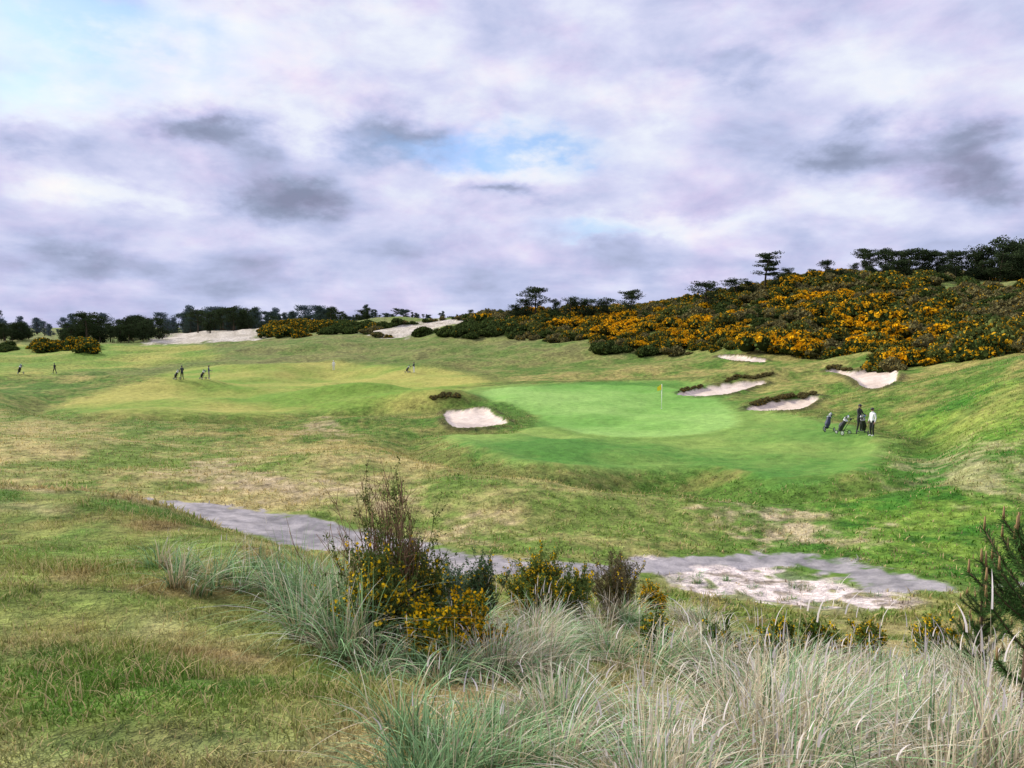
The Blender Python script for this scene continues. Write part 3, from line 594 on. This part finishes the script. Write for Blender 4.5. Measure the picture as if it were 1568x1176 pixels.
# ------------------------------------------------------------------ golfers
def golfer(px,py,head,shirt,pants,cap=(.03,.03,.04),pose='stand',dmin=35,h=1.0,longsleeve=True,skin=(.48,.30,.22),shoes=(.6,.6,.6)):
    x,y=hit([px],[py],dmin,zfull)[0]; z=float(zfull(x,y))
    J={'pel':((0,0,.96),.135),'sp':((0,.01,1.12),.125),'ch':((0,.0,1.32),.155),'nb':((0,-.01,1.47),.075),'nk':((0,.01,1.54),.052),'hd':((0,.03,1.63),.088),'ht':((0,.025,1.72),.07)}
    step={'stand':(0.02,-.02),'walk':(.28,-.26)}.get(pose,(.04,-.03))
    for s,n,st in ((-1,'L',step[0]),(1,'R',step[1])):
        J['sh'+n]=((s*.175,-.01,1.42),.062)
        if pose=='reach' : el=(s*.24,.08,1.16); wr=(s*.20,.33,1.08)
        elif pose=='walk': el=(s*.24,-st*.4-.03,1.14); wr=(s*.25,-st*.9+.06,.92)
        else: el=(s*.24,-.03,1.14); wr=(s*.25,.05,.89)
        J['el'+n]=(el,.046); J['wr'+n]=(wr,.03)
        J['hp'+n]=((s*.09,0,.90),.10); J['kn'+n]=((s*.11,st*.5+.04,.50),.066); J['an'+n]=((s*.12,st-.02,.09),.046); J['to'+n]=((s*.14,st+.15,.045),.042)
    names=list(J); idx={n:i for i,n in enumerate(names)}
    E=[('pel','sp'),('sp','ch'),('ch','nb'),('nb','nk'),('nk','hd'),('hd','ht')]
    for n in 'LR': E+=[('ch','sh'+n),('sh'+n,'el'+n),('el'+n,'wr'+n),('pel','hp'+n),('hp'+n,'kn'+n),('kn'+n,'an'+n),('an'+n,'to'+n)]
    me=bpy.data.meshes.new('sk'); me.from_pydata([J[n][0] for n in names],[(idx[a],idx[b]) for a,b in E],[])
    o=bpy.data.objects.new('sk',me); sc.collection.objects.link(o)
    md=o.modifiers.new('s','SKIN')
    for i_,n in enumerate(names):
        sv=me.skin_vertices[0].data[i_]; r=J[n][1]; sv.radius=(r,r*.78 if n in('pel','sp','ch') else r); sv.use_root=(n=='pel')
    ss=o.modifiers.new('u','SUBSURF'); ss.levels=2; ss.render_levels=2
    dg=bpy.context.evaluated_depsgraph_get(); ev=o.evaluated_get(dg); em=ev.to_mesh()
    V=np.array([v.co[:] for v in em.vertices]); Qs=[tuple(p.vertices) for p in em.polygons if len(p.vertices)==4]
    ev.to_mesh_clear(); bpy.data.objects.remove(o); bpy.data.meshes.remove(me)
    best=np.full(len(V),1e9); lab=np.zeros(len(V),int)
    colmap=[]
    for i_,(a,b) in enumerate(E):
        pa=np.array(J[a][0]);pb=np.array(J[b][0]); d=pb-pa; t=np.clip(((V-pa)@d)/(d@d),0,1); ds=np.linalg.norm(V-pa-t[:,None]*d,axis=1)-.5*(J[a][1]+J[b][1])
        q=ds<best; best[q]=ds[q]; lab[q]=i_
        if a in('nb','nk','hd'): cc=skin
        elif a[:2] in('kn','hp') or b[:2]=='hp': cc=pants
        elif a[:2]=='an': cc=shoes
        elif a[:2]=='el': cc=shirt if longsleeve else skin
        else: cc=shirt
        colmap.append(cc)
    C=np.array(colmap)[lab]; m=MB(); m.add(V,Qs,C)
    hd=np.array(J['hd'][0]); 
    hair=(.06,.04,.03)
    m.ell(hd+np.array([0,-.02,.03]),(.092,.10,.095),hair,12,8)
    m.ell(hd+np.array([0,-.005,.065]),(.098,.108,.075),cap,12,8); m.ell(hd+np.array([0,.11,.055]),(.07,.07,.012),cap,10,5)
    m.ell(hd+np.array([0,.098,-.005]),(.013,.02,.022),skin,6,5); m.ell(hd+np.array([0,.082,-.05]),(.028,.01,.008),(.35,.14,.12),6,4)
    for s in (-1,1):
        m.ell(hd+np.array([s*.03,.082,.018]),(.012,.008,.008),(.04,.03,.03),6,4); m.ell(hd+np.array([s*.09,.0,0]),(.012,.022,.032),skin,6,5)
    for s,n in ((-1,'L'),(1,'R')):
        w=np.array(J['wr'+n][0]); e=np.array(J['el'+n][0]); d=unit(w-e); sd=unit(np.cross(d,np.array([0,1,0.1]))); fw=unit(np.cross(sd,d))
        m.tube([w-d*.02,w+d*.03,w+d*.09],[.026,.036,.032],skin,8)
        for f in range(4):
            r0=w+d*.075+fw*(-.024+.016*f); ln=[.06,.07,.075,.065][f]; m.tube([r0,r0+d*ln*.5-sd*s*.006,r0+d*ln*.85-sd*s*.022],[.0095,.009,.007],skin,5)
        r0=w+d*.03+fw*.03; m.tube([r0,r0+d*.03+fw*.028,r0+d*.062+fw*.03],[.011,.010,.008],skin,5)
    nb=np.array(J['nb'][0]); m.ring(nb+np.array([0,0,.02]),.062,.013,(0,0,1),shirt,12)
    g=addobj('golfer',m.mesh('golfer'),M_obj,loc=(x,y,z)); g.rotation_euler=(0,0,head); g.scale=(h,h,h); return g
W=(.8,.8,.82); NV=(.03,.035,.06); BK=(.02,.02,.024)
golfer(1335,669,1.9,W,BK,cap=(.05,.04,.04),pose='stand',shoes=(.7,.7,.7))
golfer(1315,662,-2.6,BK,BK,pose='reach',shoes=(.1,.1,.1))
cart(1268,661,2.4,(.03,.04,.07),(.5,.55,.6)); cart(1292,666,.5,(.05,.05,.06),W); cart(1321,666,-.6,BK,(.3,.3,.32))
golfer(279,582,.8,NV,BK,dmin=70,pose='reach'); cart(271,582,1.2,BK,dmin=70)
golfer(320,581,-1.2,(.05,.06,.12),(.25,.22,.18),dmin=70,pose='reach'); cart(311,581,1.2,BK,dmin=70)
golfer(84,573,1.2,BK,BK,dmin=70,pose='walk'); cart(31,573,1.0,BK,dmin=70)
golfer(511,567,3.0,W,(.75,.75,.75),cap=W,dmin=70,pose='stand')
golfer(634,571,1.2,NV,W,dmin=70,pose='reach'); cart(625,571,1.2,BK,dmin=70)
print('people',time.time()-T0)
# ------------------------------------------------------------------ sky
w=bpy.data.worlds.new('World'); sc.world=w; w.use_nodes=True; nt=w.node_tree; N=nt.nodes; K=nt.links; N.clear()
out=N.new('ShaderNodeOutputWorld'); bg=N.new('ShaderNodeBackground'); bg.inputs['Strength'].default_value=.1; K.new(bg.outputs[0],out.inputs[0])
sky=N.new('ShaderNodeTexSky'); sky.sky_type='NISHITA'; sky.sun_disc=False
SUN_EL=math.radians(30); SUN_AZ=math.radians(-62)
sky.sun_elevation=SUN_EL; sky.sun_rotation=SUN_AZ
tc=N.new('ShaderNodeTexCoord'); sep=N.new('ShaderNodeSeparateXYZ'); K.new(tc.outputs['Generated'],sep.inputs[0])
def MT(op,*a,clamp=False):
    n=N.new('ShaderNodeMath'); n.operation=op; n.use_clamp=clamp
    for i_,v in enumerate(a):
        if isinstance(v,(int,float)): n.inputs[i_].default_value=v
        else: K.new(v,n.inputs[i_])
    return n.outputs[0]
def comb(x_,y_,z_):
    n=N.new('ShaderNodeCombineXYZ')
    for i_,v in enumerate((x_,y_,z_)):
        if isinstance(v,(int,float)): n.inputs[i_].default_value=v
        else: K.new(v,n.inputs[i_])
    return n.outputs[0]
def NZ(vec,s,det=6,rough=.55,dist=0.0):
    n=N.new('ShaderNodeTexNoise'); n.inputs['Scale'].default_value=s; n.inputs['Detail'].default_value=det; n.inputs['Roughness'].default_value=rough; n.inputs['Distortion'].default_value=dist
    K.new(vec,n.inputs['Vector']); return n
X,Y,Z=sep.outputs
az=MT('ARCTAN2',X,Y); el=MT('ARCSINE',Z)
den=MT('ADD',MT('MAXIMUM',Z,0.0),.14)
pl=comb(MT('DIVIDE',X,den),MT('DIVIDE',Y,den),0.0)
n1=NZ(pl,1.1,6,.58,.2).outputs['Fac']
ae=comb(az,MT('MULTIPLY',el,1.9),0.0)
n3=NZ(ae,8.0,6,.55,.2).outputs['Fac']
warp=NZ(ae,8.0,5,.6,0.0); ws=N.new('ShaderNodeSeparateColor'); K.new(warp.outputs['Color'],ws.inputs[0])
azw=MT('ADD',az,MT('MULTIPLY',MT('SUBTRACT',ws.outputs[0],.5),.20)); elw=MT('ADD',el,MT('MULTIPLY',MT('SUBTRACT',ws.outputs[1],.5),.12))
wv=comb(azw,elw,0.0)
def blob(px,py,sx,sy,amp):
    a,b=ray(float(px),float(py)); A0=math.atan(a); E0=math.atan(b/math.sqrt(1+a*a)); rx=sx/F; ry=sy/F
    n=N.new('ShaderNodeVectorMath'); n.operation='MULTIPLY_ADD'; K.new(wv,n.inputs[0]); n.inputs[1].default_value=(1/rx,1/ry,0); n.inputs[2].default_value=(-A0/rx,-E0/ry,0)
    q=N.new('ShaderNodeVectorMath'); q.operation='DOT_PRODUCT'; K.new(n.outputs[0],q.inputs[0]); K.new(n.outputs[0],q.inputs[1])
    return MT('MULTIPLY',MT('POWER',2.718,MT('MULTIPLY',q.outputs['Value'],-1.0)),amp)
def total(L_):
    t=None
    for b in L_:
        v=blob(*b); t=v if t is None else MT('ADD',t,v)
    return t
dark=total([(310,205,80,26,1.0),(600,205,75,36,1.05),(440,295,80,38,1.15),(1290,240,80,34,1.0),(1490,235,70,34,1.0),(1130,85,80,26,.6),(770,292,50,13,.85),(60,195,70,22,.6),(140,400,140,22,.45),(700,410,600,34,.10)])
brt=total([(230,90,160,65,.7),(400,50,120,50,.5),(70,60,110,50,.3),(790,240,120,32,.75),(960,340,140,18,.7),(620,70,120,50,.35),(1060,425,60,14,.4),(150,290,130,18,.6),(470,190,50,22,.5),(850,140,280,40,.3),(1350,150,200,40,.2),(1300,330,200,20,.3)])
v=MT('ADD',MT('MULTIPLY',MT('SUBTRACT',n1,.5),.50),MT('MULTIPLY',MT('SUBTRACT',n3,.5),1.0))
v=MT('ADD',MT('ADD',v,.60),MT('SUBTRACT',MT('MULTIPLY',brt,.42),MT('MULTIPLY',dark,.50)))
hz=MT('EXPONENT',MT('MULTIPLY',MT('MAXIMUM',el,0.0),-11.0))
v=MT('SUBTRACT',v,MT('MULTIPLY',hz,.18))
cr=N.new('ShaderNodeValToRGB'); K.new(v,cr.inputs[0]); e=cr.color_ramp.elements
e[0].position=.0; e[0].color=(.25,.29,.42,1); e[1].position=1.0; e[1].color=(.97,.98,.98,1)
for p_,c_ in [(.2,(.34,.39,.56,1)),(.42,(.51,.56,.80,1)),(.60,(.68,.70,.92,1)),(.78,(.83,.87,.98,1))]:
    q=cr.color_ramp.elements.new(p_); q.color=c_
pk=MT('MULTIPLY',MT('SUBTRACT',ws.outputs[2],.47),4.0,clamp=True)
mp=N.new('ShaderNodeMix'); mp.data_type='RGBA'; mp.blend_type='MULTIPLY'; K.new(pk,mp.inputs[0]); K.new(cr.outputs[0],mp.inputs[6]); mp.inputs[7].default_value=(1.08,.95,.98,1)
cs=N.new('ShaderNodeVectorMath'); cs.operation='SCALE'; K.new(mp.outputs[2],cs.inputs[0]); cs.inputs['Scale'].default_value=10.0
gaps=total([(120,35,160,40,1.3),(700,222,110,18,.9),(830,232,90,16,.9),(50,120,80,25,.9),(900,345,70,12,.7)])
gf=MT('MULTIPLY',MT('MULTIPLY',gaps,MT('SUBTRACT',1.85,MT('MULTIPLY',n3,2.0)),clamp=True),.8,clamp=True)
mg=N.new('ShaderNodeMix'); mg.data_type='RGBA'; K.new(gf,mg.inputs[0]); K.new(cs.outputs[0],mg.inputs[6])
ss_=N.new('ShaderNodeVectorMath'); ss_.operation='MULTIPLY'; K.new(sky.outputs[0],ss_.inputs[0]); ss_.inputs[1].default_value=(1.1,1.4,1.8)
K.new(ss_.outputs[0],mg.inputs[7]); K.new(mg.outputs[2],bg.inputs[0])
# ------------------------------------------------------------------ sun
sl=bpy.data.lights.new('sun','SUN'); sl.energy=4.5; sl.angle=math.radians(9); sl.color=(1,.94,.82)
so=bpy.data.objects.new('sun',sl); sc.collection.objects.link(so)
dirv=Vector((math.sin(SUN_AZ)*math.cos(SUN_EL),math.cos(SUN_AZ)*math.cos(SUN_EL),math.sin(SUN_EL)))
so.rotation_euler=dirv.to_track_quat('Z','Y').to_euler()
# ------------------------------------------------------------------ camera
cd=bpy.data.cameras.new('camera'); co=bpy.data.objects.new('camera',cd); sc.collection.objects.link(co)
cd.sensor_width=36; cd.lens=36*F/1568; cd.clip_end=9000; cd.clip_start=.1
co.location=(0,0,0); co.rotation_euler=(math.radians(90)-PITCH,0,0); sc.camera=co
sc.view_settings.view_transform='Standard'; sc.view_settings.look='None'; sc.view_settings.exposure=0
print('done',time.time()-T0)
